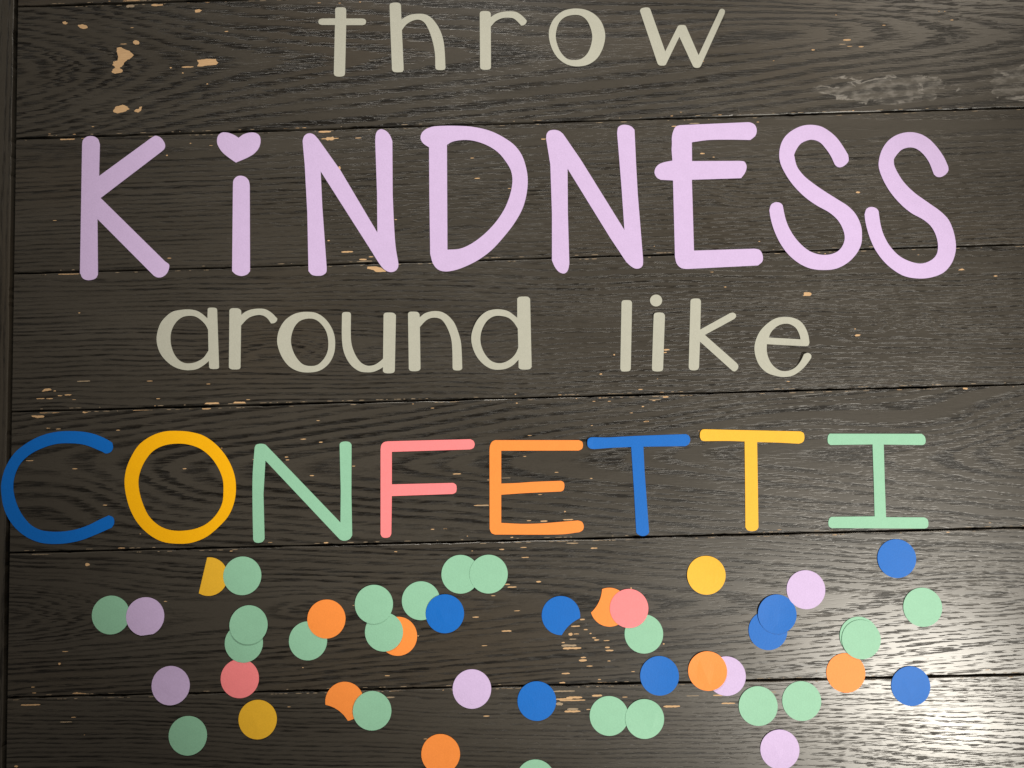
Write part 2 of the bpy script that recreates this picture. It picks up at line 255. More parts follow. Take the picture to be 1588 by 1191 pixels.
 ('paper_letter','grey','small grey cardstock letter u in the third line',[[(339.74,-335.73,1),(340.56,-334.15,0),(344.15,-333.58,0),(348.12,-334.36,0),(348.89,-336.66,1),(348.42,-352.64,1),(348.68,-363.29,0),(350.29,-371.3,0),(354.15,-380.03,0),(359.35,-386.4,0),(365.92,-389.23,0),(371.87,-388.46,0),(376.53,-385.94,0),(380.95,-382.36,1),(382.18,-337.6,1),(383.27,-335.76,0),(387.92,-335.36,0),(392.55,-336.03,0),(394.76,-338.22,1),(392.63,-394.98,1),(391.54,-396.67,0),(386.25,-397.45,0),(382.04,-396.68,0),(380.49,-394.91,1),(380.81,-390.96,1),(375.75,-393.73,0),(370.44,-395.56,0),(364.5,-395.8,0),(357.25,-394.67,0),(350.05,-389.85,0),(344.85,-383.08,0),(341.0,-373.7,0),(339.42,-361.7,0)]],[]),
 ('paper_letter','grey','small grey cardstock letter n between the u and d of the third line',[[(407.11,-337.24,1),(408.2,-335.54,0),(413.11,-335.14,0),(417.33,-335.93,0),(418.75,-337.97,1),(418.96,-341.04,1),(424.33,-337.2,0),(430.32,-335.5,0),(436.29,-335.27,0),(442.22,-336.64,0),(448.1,-340.54,0),(453.9,-347.62,0),(457.66,-357.04,0),(460.09,-366.4,0),(460.81,-375.7,0),(461.06,-394.22,1),(459.83,-395.9,0),(455.87,-396.46,0),(452.2,-395.56,0),(451.32,-393.95,1),(451.35,-374.11,0),(450.62,-364.81,0),(448.41,-356.78,0),(444.62,-348.69,0),(440.75,-343.92,0),(435.49,-342.04,0),(430.19,-342.29,0),(425.52,-344.43,0),(418.91,-351.03,1),(418.77,-393.72,1),(417.28,-395.4,0),(412.66,-396.06,0),(408.06,-395.27,0),(406.9,-393.39,1)]],[]),
 ('paper_letter','grey','small grey cardstock letter d with a tall stem in the third line',[[(518.06,-344.38,1),(518.59,-324.81,1),(520.22,-323.25,0),(525.25,-322.86,0),(529.87,-323.39,0),(531.66,-325.58,1),(531.3,-394.83,1),(529.8,-396.77,0),(524.53,-397.42,0),(519.55,-396.75,0),(518.02,-395.13,1),(518.23,-387.21,1),(512.83,-392.34,0),(506.16,-395.72,0),(498.24,-396.83,0),(490.38,-395.69,0),(482.6,-390.85,0),(475.56,-382.06,0),(471.48,-370.7,0),(471.16,-361.4,0),(474.3,-351.52,0),(479.78,-343.03,0),(487.19,-337.25,0),(494.51,-335.32,0),(501.12,-335.38,0),(509.0,-337.47,0)],[(518.29,-355.42,1),(513.99,-348.66,0),(508.83,-344.12,0),(500.95,-342.03,0),(494.34,-342.38,0),(488.3,-345.93,0),(483.52,-352.45,0),(480.69,-360.34,0),(480.24,-368.29,0),(482.29,-376.3,0),(486.08,-383.02,0),(491.23,-388.05,0),(498.41,-390.23,0),(505.02,-389.09,0),(511.71,-385.05,0),(516.06,-379.88,0),(518.3,-374.65,1)]],[(475.7,-348.2,43.9,1.6)]),
 ('paper_letter','grey','plain grey cardstock bar of the letter l before the dotted i',[[(624.28,-331.62,1),(625.32,-329.95,0),(629.82,-329.51,0),(633.72,-330.19,0),(634.9,-332.35,1),(631.21,-399.35,1),(630.02,-401.42,0),(625.81,-402.14,0),(621.66,-401.47,0),(620.63,-399.06,1)]],[]),
 ('paper_letter','grey','short grey cardstock stem of the i under the round grey dot',[[(656.22,-345.67,1),(657.27,-343.86,0),(661.91,-343.15,0),(666.34,-344.12,0),(667.64,-346.56,1),(663.73,-400.24,1),(662.68,-402.31,0),(657.78,-403.02,0),(653.37,-402.06,0),(652.48,-399.93,1)]],[(656.5,-344.5,21.2,1.2)]),
 ('paper_dot','grey','tiny round grey cardstock dot above the i of the third line',[[(665.45,-330.96,0),(665.07,-332.83,0),(664.14,-334.5,0),(662.74,-335.8,0),(660.98,-336.61,0),(659.07,-336.85,0),(657.18,-336.5,0),(655.5,-335.59,0),(654.19,-334.21,0),(653.39,-332.49,0),(653.16,-330.6,0),(653.54,-328.73,0),(654.47,-327.06,0),(655.87,-325.76,0),(657.63,-324.94,0),(659.54,-324.7,0),(661.43,-325.05,0),(663.12,-325.97,0),(664.42,-327.35,0),(665.22,-329.07,0)]],[]),
 ('paper_letter','grey','small grey cardstock letter k with two thin arms in the third line',[[(694.07,-332.2,1),(695.26,-330.39,0),(699.48,-329.81,0),(703.64,-330.63,0),(704.66,-332.93,1),(702.75,-361.64,1),(733.27,-345.88,1),(736.5,-345.27,0),(739.2,-347.18,0),(739.37,-349.72,0),(737.17,-352.05,1),(707.11,-367.24,1),(737.95,-396.69,1),(739.48,-399.53,0),(738.36,-402.99,0),(735.48,-405.15,0),(732.76,-403.96,1),(701.95,-373.98,1),(699.89,-399.84,1),(698.12,-402.31,0),(693.93,-402.89,0),(690.49,-401.96,0),(689.48,-399.55,1)]],[]),
 ('paper_letter','grey','small grey cardstock letter e ending the third line with its tail lifted',[[(769.07,-378.38,1),(807.37,-381.69,1),(810.18,-380.92,0),(811.59,-377.74,1),(811.01,-370.01,0),(808.36,-362.22,0),(803.8,-356.04,0),(797.03,-352.48,0),(789.43,-351.28,0),(779.64,-352.27,0),(770.34,-357.63,0),(762.3,-365.84,0),(757.67,-375.54,0),(756.34,-383.21,0),(757.58,-392.34,0),(761.35,-400.83,0),(767.97,-407.29,0),(776.81,-410.74,0),(785.06,-412.08,0),(793.43,-410.78,0),(800.55,-406.79,0),(806.37,-401.37,0),(812.02,-393.85,1),(812.16,-391.05,0),(810.45,-389.33,0),(807.7,-388.69,0),(804.87,-389.87,1),(801.77,-396.36,0),(796.61,-402.5,0),(789.52,-405.79,0),(781.91,-405.58,0),(775.2,-401.21,0),(770.68,-394.1,0),(768.73,-385.65,0)],[(771.2,-371.7,1),(774.1,-366.17,0),(779.93,-360.71,0),(786.3,-358.36,0),(792.55,-358.54,0),(798.62,-362.36,0),(801.79,-368.35,0),(803.02,-374.42,1)]],[(808.3,-390.2,26.8,3.4)]),
 ('paper_letter','blue','large blue cardstock capital C overlapping the table end board',[[(94.16,-468.4,1),(99.14,-470.82,0),(104.08,-469.15,0),(106.03,-465.1,0),(105.17,-460.16,1),(99.86,-456.74,0),(89.89,-452.05,0),(78.27,-448.79,0),(63.34,-447.24,0),(48.43,-447.67,0),(33.55,-450.89,0),(18.73,-457.89,0),(5.62,-468.21,0),(-3.26,-482.72,0),(-7.16,-497.32,0),(-6.97,-508.73,0),(-3.4,-525.09,0),(5.07,-539.9,0),(16.76,-550.7,0),(31.66,-557.86,0),(46.47,-560.0,0),(61.24,-559.4,0),(74.35,-556.98,0),(87.45,-552.46,0),(105.45,-545.15,1),(107.72,-540.84,0),(106.53,-535.15,0),(102.07,-532.93,1),(92.25,-537.22,0),(82.42,-541.83,0),(70.96,-545.58,0),(57.83,-547.68,0),(44.68,-547.68,0),(33.14,-545.77,0),(23.19,-540.35,0),(13.98,-529.58,0),(8.02,-517.25,0),(4.99,-502.52,0),(6.77,-489.51,0),(12.39,-478.22,0),(22.2,-469.46,0),(35.37,-463.25,0),(48.58,-459.83,0),(61.82,-459.52,0),(76.73,-461.38,0)]],[]),
 ('paper_letter','amber','big amber yellow cardstock ring letter O beside the blue C',[[(172.56,-449.97,0),(184.12,-451.26,0),(197.32,-455.21,0),(210.5,-464.57,0),(222.0,-478.76,0),(228.54,-493.6,0),(230.63,-506.66,0),(229.27,-521.23,0),(223.49,-535.65,0),(213.64,-546.71,0),(200.54,-556.87,0),(185.82,-562.15,0),(171.09,-562.75,0),(156.35,-560.29,0),(143.22,-553.03,0),(131.69,-541.44,0),(124.23,-528.3,0),(119.71,-513.58,0),(117.98,-500.53,0),(119.55,-487.53,0),(124.76,-474.59,0),(132.95,-462.53,0),(146.13,-453.86,0),(159.34,-450.11,0)],[(172.58,-462.75,0),(184.13,-464.37,0),(195.67,-469.09,0),(205.54,-477.51,0),(212.93,-488.31,0),(217.35,-499.82,0),(218.14,-511.22,0),(216.64,-524.15,0),(210.39,-535.32,0),(200.55,-543.97,0),(189.09,-548.52,0),(174.35,-550.09,0),(162.87,-548.68,0),(153.03,-544.4,0),(143.15,-535.25,0),(136.53,-522.13,0),(133.18,-510.67,0),(131.98,-499.26,0),(133.91,-489.53,0),(138.8,-479.04,0),(147.02,-469.45,0),(157.73,-464.33,0)]],[]),
 ('paper_letter','green','mint green cardstock capital N between the yellow O and pink F',[[(249.78,-468.87,1),(251.11,-466.12,0),(255.56,-465.1,0),(260.5,-466.04,0),(262.95,-468.4,1),(335.64,-545.89,1),(336.35,-514.23,1),(335.76,-467.85,1),(336.94,-465.93,0),(341.55,-465.07,0),(345.97,-466.0,0),(347.74,-468.5,1),(346.94,-517.74,1),(347.22,-558.9,1),(344.73,-562.37,0),(339.82,-564.02,0),(335.76,-563.11,0),(332.54,-560.14,1),(260.57,-482.05,1),(258.41,-515.49,1),(259.3,-559.94,1),(257.49,-562.79,0),(252.59,-563.95,0),(249.33,-562.91,0),(247.87,-560.46,1),(247.38,-524.93,0),(247.68,-495.72,0)]],[]),
 ('paper_letter','pink','salmon pink cardstock capital F in the fourth line',[[(377.02,-473.83,1),(377.91,-469.45,0),(380.41,-466.9,0),(384.53,-466.03,1),(467.25,-466.09,1),(470.48,-467.64,0),(471.87,-471.43,0),(470.31,-475.13,0),(467.01,-476.35,1),(388.29,-476.73,1),(387.75,-509.22,1),(449.13,-509.34,1),(452.03,-511.03,0),(452.77,-514.77,0),(451.86,-518.79,0),(448.9,-520.33,1),(387.56,-520.88,1),(386.46,-558.26,1),(384.95,-561.12,0),(381.03,-562.14,0),(377.3,-561.25,0),(375.72,-558.48,1)]],[]),
 ('paper_letter','orange','orange cardstock capital E beside the pink F',[[(486.63,-477.51,1),(487.4,-472.65,0),(489.45,-469.12,0),(492.43,-467.73,1),(576.45,-469.94,1),(579.66,-471.49,0),(580.52,-475.09,0),(579.43,-478.64,0),(576.12,-480.34,1),(498.36,-478.47,1),(497.53,-511.23,1),(512.51,-511.12,0),(528.81,-510.41,0),(557.29,-510.01,1),(560.0,-511.53,0),(560.7,-515.43,0),(559.44,-519.44,0),(556.96,-520.66,1),(530.13,-521.11,0),(515.48,-521.54,0),(497.24,-522.37,1),(496.53,-550.23,1),(517.91,-551.73,0),(537.37,-551.73,0),(553.61,-550.85,0),(573.09,-549.74,1),(577.09,-551.28,0),(578.72,-555.82,0),(577.64,-559.32,0),(574.34,-561.32,1),(559.72,-562.88,0),(546.76,-563.04,0),(490.08,-561.64,1),(486.55,-559.94,0),(484.87,-555.89,1)]],[]),
 ('paper_letter','blue','blue cardstock capital T with the left tip of its bar lifted',[[(584.81,-473.58,1),(585.43,-469.53,0),(587.94,-467.64,0),(591.21,-467.4,1),(605.04,-467.93,0),(621.35,-467.54,0),(637.65,-467.16,0),(684.04,-466.76,1),(686.9,-468.46,0),(688.01,-473.04,0),(686.06,-477.05,0),(682.74,-478.75,1),(640.99,-478.14,1),(641.21,-502.62,1),(643.47,-563.04,1),(642.1,-565.09,0),(638.81,-566.6,0),(635.59,-566.52,0),(631.63,-564.35,0),(630.72,-562.72,1),(629.96,-521.72,1),(628.78,-478.15,1),(609.57,-478.45,0),(591.63,-479.28,1),(587.58,-478.53,0),(585.21,-476.35,0)]],[(585.3,-472.8,43.2,1.6)]),
 ('paper_letter','yellow','golden yellow cardstock capital T between the blue T and green I',[[(697.69,-470.04,1),(698.22,-465.18,0),(700.44,-462.63,0),(703.71,-462.4,1),(798.47,-467.02,1),(801.3,-468.72,0),(802.02,-473.61,0),(800.36,-477.62,0),(796.23,-479.29,1),(775.25,-477.61,0),(754.71,-476.58,1),(753.11,-528.08,1),(752.05,-560.94,1),(750.16,-563.61,0),(745.28,-564.61,0),(740.83,-563.38,0),(739.18,-560.62,1),(740.73,-519.71,1),(742.27,-475.6,1),(726.73,-474.71,0),(702.39,-474.23,1),(699.18,-473.33,0)]],[(699.4,-468.5,24.9,0.8)]),
 ('paper_letter','green','mint green cardstock capital I with two serif bars ending the fourth line',[[(824.9,-475.83,1),(825.76,-471.8,0),(827.47,-470.06,1),(918.69,-472.63,1),(921.45,-475.13,0),(922.33,-479.2,0),(921.31,-482.74,0),(918.82,-483.8,1),(880.49,-482.31,1),(879.39,-518.43,1),(878.62,-554.18,1),(916.11,-555.28,1),(919.2,-557.12,0),(920.08,-561.13,0),(919.04,-565.1,0),(916.24,-566.31,1),(824.14,-563.53,1),(821.82,-561.88,0),(821.39,-557.87,0),(822.72,-553.9,0),(824.73,-552.51,1),(867.44,-553.1,1),(868.63,-514.94,1),(869.37,-481.86,1),(827.68,-481.41,1),(825.35,-479.57,0)]],[])]
CIRCLES = [
 ('gold',203.23,-596.03,None,(-5.83,1.41,0),'half-cut ochre paper circle with one straight edge left of a green circle'),
 ('green',236.87,-596.08,0,None,'green paper circle lying over the half-cut ochre circle'),
 ('green',105.03,-631.48,None,None,'leftmost green paper circle tucked under a dusky lavender circle'),
 ('lavender',139.58,-633.75,2,(2.01,-17.91,0),'dusky lavender paper circle with a nicked lower edge over the leftmost green circle'),
 ('pink',233.92,-696.37,None,None,'pink paper circle under the lower of two stacked green circles'),
 ('green',238.09,-661.94,4,None,'lower green paper circle of a pair,its bottom edge over a pink circle'),
 ('green',243.25,-644.13,5,None,'upper green paper circle of the pair above the pink circle at left'),
 ('lavender',165.18,-701.44,None,None,'lone dusky lavender paper circle across the plank seam at lower left'),
 ('green',182.3,-750.28,None,None,'lone green paper circle on the bottom plank at lower left'),
 ('gold',251.47,-736.22,None,None,'lone ochre yellow paper circle below the pink circle at left'),
 ('green',301.97,-661.28,None,None,'green paper circle partly covered by an orange circle from above right'),
 ('orange',320.55,-640.39,10,None,'whole orange paper circle covering the edge of a green circle'),
 ('orange',391.38,-658.9,None,None,'orange paper circle mostly hidden as a crescent behind a green circle'),
 ('green',377.68,-654.31,12,None,'green paper circle hiding most of an orange one'),
 ('green',368.09,-627.01,13,None,'green paper circle overlapping the green one that hides an orange circle'),
 ('green',414.88,-624.78,None,None,'green paper circle partly under a lone dark blue circle'),
 ('blue',438.41,-637.94,15,None,'dark blue paper circle lying over the edge of a green circle'),
 ('green',454.76,-599.82,None,None,'left green paper circle of the overlapping pair under the pink F and orange E'),
 ('green',482.75,-600.31,17,None,'right green paper circle of the overlapping pair below the orange E'),
 ('orange',337.54,-720.8,None,(-25.57,-35.07,50),'orange paper circle with a round bite at lower left,beside a green circle'),
 ('green',364.83,-730.22,19,None,'green paper circle covering the edge of the bitten orange circle at the bottom seam'),
 ('lavender',463.55,-711.55,None,None,'pale lavender paper circle alone on the bottom seam in the middle'),
 ('orange',431.48,-772.98,None,None,'orange paper circle cut by the bottom edge of the picture'),
 ('blue',553.36,-642.53,None,(34.16,-39.4,60),'blue paper circle with a slice missing at lower right'),
 ('orange',601.52,-635.5,None,(-39.58,20.46,50),'orange paper circle with a concave bite at left,partly under a pink circle'),
 ('green',634.56,-662.29,None,None,'green paper circle partly under the pink circle on its upper left'),
 ('pink',620.85,-637.09,25,None,'pink paper circle lying over both an orange and a green circle'),
 ('blue',648.37,-703.04,None,None,'blue paper circle on the bottom seam left of an orange circle over a lavender one'),
 ('blue',527.14,-724.45,None,None,'blue paper circle beside large bare wood scars below the bottom seam'),
 ('green',597.58,-740.41,None,None,'left green paper circle of the overlapping pair on the bottom plank'),
 ('green',632.27,-743.89,29,None,'right green paper circle of the overlapping pair on the bottom plank'),
 ('green',523.87,-799.29,None,None,'green paper circle mostly cut off by the bottom edge of the picture'),
 ('yellow',698.37,-606.66,None,None,'lone bright yellow paper circle below the golden T'),
 ('lavender',795.93,-623.1,None,None,'pale lavender paper circle at the upper right of two overlapping blue circles'),
 ('blue',756.66,-661.82,None,None,'lower blue paper circle of the overlapping blue pair'),
 ('blue',766.29,-646.04,34,None,'upper blue paper circle of the overlapping blue pair next to a lavender circle'),
 ('lavender',713.92,-704.77,None,None,'pale lavender paper circle showing as a crescent behind an orange circle'),
 ('orange',695.63,-699.33,36,None,'orange paper circle covering most of a pale lavender circle'),
 ('green',743.64,-734.13,None,None,'lone green paper circle below the seam,lower left of another green circle'),
 ('green',786.33,-730.32,None,None,'lone green paper circle just below the bottom seam,above right of its green neighbour'),
 ('lavender',762.77,-775.9,None,None,'pale lavender paper circle at the bottom edge below two green circles'),
 ('blue',886.76,-594.96,None,None,'blue paper circle alone below the green I'),
 ('green',909.38,-642.85,None,None,'rightmost green paper circle,lying alone on the glossy wood'),
 ('orange',830.76,-704.37,None,None,'orange paper circle whose upper right edge slips under a stack of two green circles'),
 ('green',845.6,-669.5,43,None,'green paper circle almost wholly hidden under another green one'),
 ('green',847.27,-672.46,44,None,'green paper circle lying squarely on another green one above an orange circle'),
 ('blue',893.26,-718.33,None,None,'blue paper circle alone across the bottom seam at far right')]
BARE = [
 ('p',[(106.84,-47.83),(111.86,-47.48),(115.64,-50.17),(120.66,-52.14),(124.95,-56.65),(121.46,-59.87),(115.71,-63.02),(113.23,-67.3),(110.25,-69.76),(113.52,-72.43),(112.03,-74.95),(104.53,-75.73),(101.51,-74.09),(103.24,-70.82),(105.74,-69.62),(102.71,-66.19),(103.18,-62.61),(107.44,-61.98),(108.16,-56.87),(106.62,-51.68)]),
 ('p',[(191.53,-63.95),(202.03,-63.02),(210.77,-63.56),(213.26,-67.23),(212.01,-69.75),(202.02,-70.19),(194.53,-71.22),(191.03,-70.6),(192.78,-67.33)]),
 ('p',[(103.56,-116.79),(106.02,-111.27),(113.5,-109.47),(118.5,-111.41),(120.51,-114.27),(116.04,-116.68),(108.57,-118.47)]),
 ('p',[(125.51,-116.47),(127.74,-114.5),(130.49,-114.59),(130.98,-112.32),(133.72,-111.64),(133.24,-115.7),(129.76,-118.38)]),
 ('p',[(49.27,-18.07),(52.54,-17.66),(54.83,-19.55),(53.33,-21.05),(50.3,-20.43)]),
 ('p',[(65.93,-22.24),(70.2,-21.35),(74.99,-23.06),(76.02,-25.68),(71.51,-26.56),(67.47,-25.13)]),
 ('p',[(123.61,-41.95),(126.36,-40.24),(130.64,-42.18),(129.9,-44.98),(126.89,-45.4),(124.63,-44.04)]),
 ('p',[(189.02,-9.81),(193.29,-8.92),(196.3,-10.57),(194.04,-12.56),(190.03,-12.69)]),
 ('r',121.0,-3.4,8.54,2.93),
 ('r',122.2,2.0,18.29,2.44),
 ('r',149.3,-2.9,12.2,2.68),
 ('r',182.9,-0.3,4.15,0.98),
 ('r',202.3,-2.0,4.39,0.98),
 ('r',181.4,-71.1,12.44,1.46),
 ('r',114.0,-44.2,6.59,0.98),
 ('r',222.2,-34.1,3.66,0.98),
 ('r',163.8,-71.4,1.95,1.71),
 ('r',56.1,-144.2,15.37,1.95),
 ('r',76.4,-143.7,12.2,0.98),
 ('r',59.2,-285.9,21.95,1.46),
 ('r',159.8,-164.7,1.95,1.46),
 ('r',202.0,-90.0,1.95,1.22),
 ('r',176.5,-77.4,1.95,1.22),
 ('r',324.1,-144.7,12.47,1.99),
 ('r',329.5,-152.2,17.62,1.16),
 ('r',329.5,-152.2,8.31,3.66),
 ('r',345.8,-271.4,11.97,1.66),
 ('r',361.8,-279.8,7.48,1.66),
 ('r',365.1,-281.8,12.47,1.33),
 ('r',370.3,-277.3,4.49,1.16),
 ('r',338.8,-183.8,2.49,3.66),
 ('r',396.2,-239.3,2.33,1.0),
 ('r',284.0,-140.7,4.99,0.66),
 ('r',295.7,-140.3,4.65,1.33),
 ('r',303.0,-140.3,4.16,1.5),
 ('r',387.1,-142.3,1.99,1.5),
 ('r',391.9,-142.6,1.66,1.83),
 ('r',406.9,-142.7,1.99,1.16),
 ('r',358.8,-152.5,6.32,1.0),
 ('r',476.2,-177.3,4.16,0.83),
 ('r',480.8,-198.8,5.49,1.16),
 ('r',479.9,-284.8,2.66,1.33),
 ('r',326.9,-259.1,2.33,1.33),
 ('p',[(365.78,-287.53),(375.44,-287.3),(380.41,-288.96),(385.67,-293.15),(374.52,-293.16),(373.72,-291.45),(369.57,-290.16),(365.75,-289.54)]),
 ('p',[(198.17,-424.08),(200.65,-422.0),(213.05,-422.17),(214.21,-424.02),(210.57,-424.74),(198.66,-424.75)]),
 ('p',[(227.1,-424.2),(229.59,-421.96),(239.5,-422.23),(241.64,-424.26),(238.67,-424.84)]),
 ('p',[(32.14,-406.39),(35.43,-403.49),(40.42,-403.3),(42.94,-405.02),(35.46,-406.14)]),
 ('p',[(22.49,-430.41),(34.95,-430.75),(35.3,-432.57),(28.34,-433.04),(23.34,-431.76)]),
 ('r',200.9,-428.2,8.81,1.5),
 ('r',41.1,-427.8,20.78,1.33),
 ('r',77.2,-428.2,4.99,2.49),
 ('r',136.1,-427.7,19.95,1.0),
 ('r',75.3,-396.9,13.3,1.16),
 ('r',31.4,-413.5,8.31,1.0),
 ('r',40.6,-413.7,6.65,1.0),
 ('r',51.3,-411.0,4.99,1.0),
 ('r',59.5,-410.4,6.98,1.16),
 ('r',243.2,-420.2,4.16,0.66),
 ('r',142.9,-398.6,5.49,0.83),
 ('r',1.7,-430.8,1.66,1.83),
 ('r',45.9,-406.0,2.49,1.16),
 ('r',560.4,-671.9,14.59,2.14),
 ('r',563.4,-674.6,17.9,2.14),
 ('r',562.2,-661.0,3.89,2.72),
 ('r',568.0,-660.9,5.45,0.97),
 ('r',564.4,-665.8,6.81,1.17),
 ('r',567.6,-653.3,8.75,1.36),
 ('r',574.4,-646.9,4.86,1.56),
 ('r',577.3,-656.9,3.89,1.17),
 ('r',585.5,-665.0,3.89,1.36),
 ('r',587.8,-667.1,4.86,1.56),
 ('r',598.3,-674.5,4.67,1.56),
 ('r',600.2,-677.6,7.59,1.75),
 ('r',597.6,-668.0,5.84,0.97),
 ('r',573.6,-686.5,7.78,2.33),
 ('r',574.2,-683.8,5.06,1.36),
 ('r',579.9,-692.2,5.84,0.97),
 ('r',556.3,-698.9,7.78,1.56),
 ('r',552.7,-707.8,5.45,1.95),
 ('r',553.9,-715.8,21.4,1.36),
 ('r',554.2,-723.4,16.53,1.56),
 ('r',562.1,-724.8,25.29,1.17),
 ('r',564.0,-722.2,15.56,2.14),
 ('r',549.3,-728.0,6.81,3.11),
 ('r',561.7,-735.4,15.56,1.95),
 ('r',562.3,-733.3,10.7,2.14),
 ('r',586.5,-720.8,9.73,1.95),
 ('r',589.3,-705.3,2.92,0.97),
 ('r',659.2,-732.8,16.53,1.95),
 ('r',532.2,-609.1,4.86,1.56),
 ('r',594.3,-708.9,13.62,1.56),
 ('r',568.7,-572.2,7.78,0.97),
 ('r',613.9,-722.8,4.86,0.97),
 ('r',577.6,-733.9,3.89,0.97),
 ('r',623.6,-617.7,1.56,1.95),
 ('r',653.6,-672.5,1.95,1.17),
 ('r',554.9,-668.9,2.92,1.17),
 ('r',599.3,-687.7,2.92,0.97),
 ('r',582.1,-660.7,2.33,1.17),
 ('r',469.0,-642.2,6.42,1.17),
 ('r',389.3,-711.1,12.65,0.97),
 ('r',383.1,-717.9,7.78,1.36),
 ('r',499.1,-656.4,9.73,1.56),
 ('r',501.0,-611.0,5.45,1.17),
 ('r',505.6,-613.7,9.14,1.17),
 ('r',380.1,-697.0,4.86,0.78),
 ('r',476.9,-670.1,5.45,0.78),
 ('r',496.3,-711.2,6.81,1.17),
 ('r',510.0,-637.0,5.84,0.78),
 ('r',477.3,-738.0,5.84,0.97),
 ('r',411.4,-659.1,1.95,0.97),
 ('r',496.4,-576.5,5.06,1.17),
 ('r',518.2,-575.1,5.84,0.97),
 ('r',519.6,-584.9,7.2,0.97),
 ('r',296.6,-687.3,1.56,0.97),
 ('r',662.6,-732.7,9.25,1.64),
 ('r',714.8,-731.1,13.36,1.44),
 ('r',705.1,-723.1,9.66,1.64),
 ('r',680.2,-723.1,12.33,0.82),
 ('r',758.4,-721.3,7.19,1.03),
 ('r',34.8,-569.6,20.15,1.64),
 ('r',115.3,-566.1,6.58,1.44),
 ('r',80.9,-581.3,4.32,3.29),
 ('r',25.4,-717.3,19.53,1.44),
 ('r',61.0,-734.6,11.93,1.03),
 ('r',68.5,-730.2,4.73,0.82),
 ('r',53.8,-677.8,2.47,2.47),
 ('r',12.0,-776.2,3.7,1.85),
 ('r',28.8,-705.8,4.11,0.82),
 ('r',59.3,-666.2,5.76,0.82),
 ('p',[(66.94,-707.21),(70.94,-706.13),(85.99,-708.22),(78.98,-709.04),(67.96,-708.79)]),
 ('r',39.7,-443.7,4.16,0.66),
 ('r',50.1,-444.8,4.99,0.83),
 ('r',111.0,-447.6,4.16,0.83),
 ('r',21.1,-476.0,7.48,1.0),
 ('r',67.2,-485.4,5.32,1.0),
 ('r',178.6,-488.2,3.82,1.0),
 ('r',98.3,-522.6,4.16,1.0),
 ('r',115.3,-565.9,6.98,1.33),
 ('r',316.6,-465.1,3.66,1.16),
 ('r',281.9,-479.2,3.66,1.0),
 ('r',282.7,-482.1,3.66,1.0),
 ('r',298.8,-461.6,5.82,0.83),
 ('r',307.4,-498.4,3.99,1.0),
 ('r',349.6,-490.0,2.99,0.83),
 ('r',453.4,-500.5,8.31,1.0),
 ('r',477.1,-532.4,14.96,1.0),
 ('r',427.8,-554.9,3.32,1.0),
 ('r',320.8,-565.5,4.49,1.33),
 ('r',440.7,-554.7,2.99,0.83),
 ('r',462.4,-562.5,1.16,0.83),
 ('r',527.3,-463.9,4.16,0.66),
 ('r',563.4,-548.8,9.97,1.16),
 ('r',539.1,-549.6,6.65,1.5),
 ('r',524.1,-548.8,4.16,1.0),
 ('r',595.5,-568.6,7.48,1.66),
 ('r',566.7,-572.0,11.64,1.0),
 ('r',588.4,-577.5,6.65,1.33),
 ('r',536.2,-523.2,4.16,0.66),
 ('r',502.5,-505.8,9.14,0.66),
 ('r',484.7,-507.3,2.16,0.66),
 ('r',478.6,-532.8,11.64,0.83),
 ('r',506.8,-564.8,2.83,1.0),
 ('r',590.1,-455.6,1.99,0.83),
 ('r',645.4,-452.8,4.65,0.83),
 ('r',560.4,-540.5,1.66,1.5),
 ('r',521.9,-484.7,2.83,0.83),
 ('r',587.8,-508.5,2.49,1.0),
 ('p',[(808.58,-330.25),(809.47,-326.6),(815.03,-326.76),(817.0,-329.08),(814.84,-330.43)]),
 ('r',667.9,-381.2,6.08,1.7),
 ('r',666.5,-384.0,3.53,1.27),
 ('r',615.1,-384.8,1.7,1.7),
 ('r',730.1,-318.9,2.4,0.99),
 ('p',[(965.18,-308.59),(969.32,-306.78),(972.22,-308.66)]),
 ('p',[(857.57,-371.85),(859.89,-370.65),(863.63,-371.13),(862.92,-372.76),(858.51,-372.89)]),
 ('p',[(962.25,-427.54),(965.41,-427.0),(968.06,-428.33),(966.49,-429.54),(963.4,-429.08)]),
 ('r',1002.7,-315.6,3.84,1.28),
 ('r',858.6,-365.4,1.92,1.02),
 ('r',899.2,-427.8,5.12,1.02),
 ('r',866.7,-64.6,7.48,1.99),
 ('r',861.8,-69.1,6.65,1.0),
 ('r',880.9,-72.3,4.99,1.33),
 ('r',869.2,-71.5,4.99,0.83),
 ('r',831.3,-74.1,3.66,1.5),
 ('r',975.7,-46.9,2.83,1.16),
 ('r',963.0,-37.3,1.33,0.83),
 ('r',905.5,-50.2,3.32,0.83),
 ('r',869.3,-225.3,3.82,2.16),
 ('r',869.0,-140.0,1.99,1.66),
 ('r',969.0,-37.5,1.66,0.83),
 ('r',856.9,-37.6,1.83,0.83),
 ('r',685.8,-150.4,6.65,1.0),
 ('r',705.8,-148.0,10.31,0.83),
 ('r',712.8,-179.9,4.65,1.5),
 ('r',723.8,-184.0,1.99,0.83),
 ('r',550.1,-159.6,4.99,1.16),
 ('r',670.2,-282.9,9.14,1.5),
 ('r',617.5,-425.8,12.97,0.83),
 ('r',622.7,-425.4,1.99,1.16),
 ('r',622.5,-427.1,3.32,1.16),
 ('r',654.2,-431.4,11.64,0.83),
 ('r',653.3,-432.2,3.32,1.0),
 ('r',665.1,-428.9,5.49,1.66),
 ('r',690.0,-427.3,2.83,1.66),
 ('r',592.9,-431.3,3.32,0.66),
 ('r',644.6,-453.2,5.49,0.83),
 ('r',642.0,-437.9,2.16,1.16),
 ('r',630.1,-444.0,3.32,0.66),
 ('r',600.8,-404.0,2.49,1.5),
 ('r',640.3,-420.7,4.16,1.0),
 ('r',661.6,-424.2,4.49,0.83),
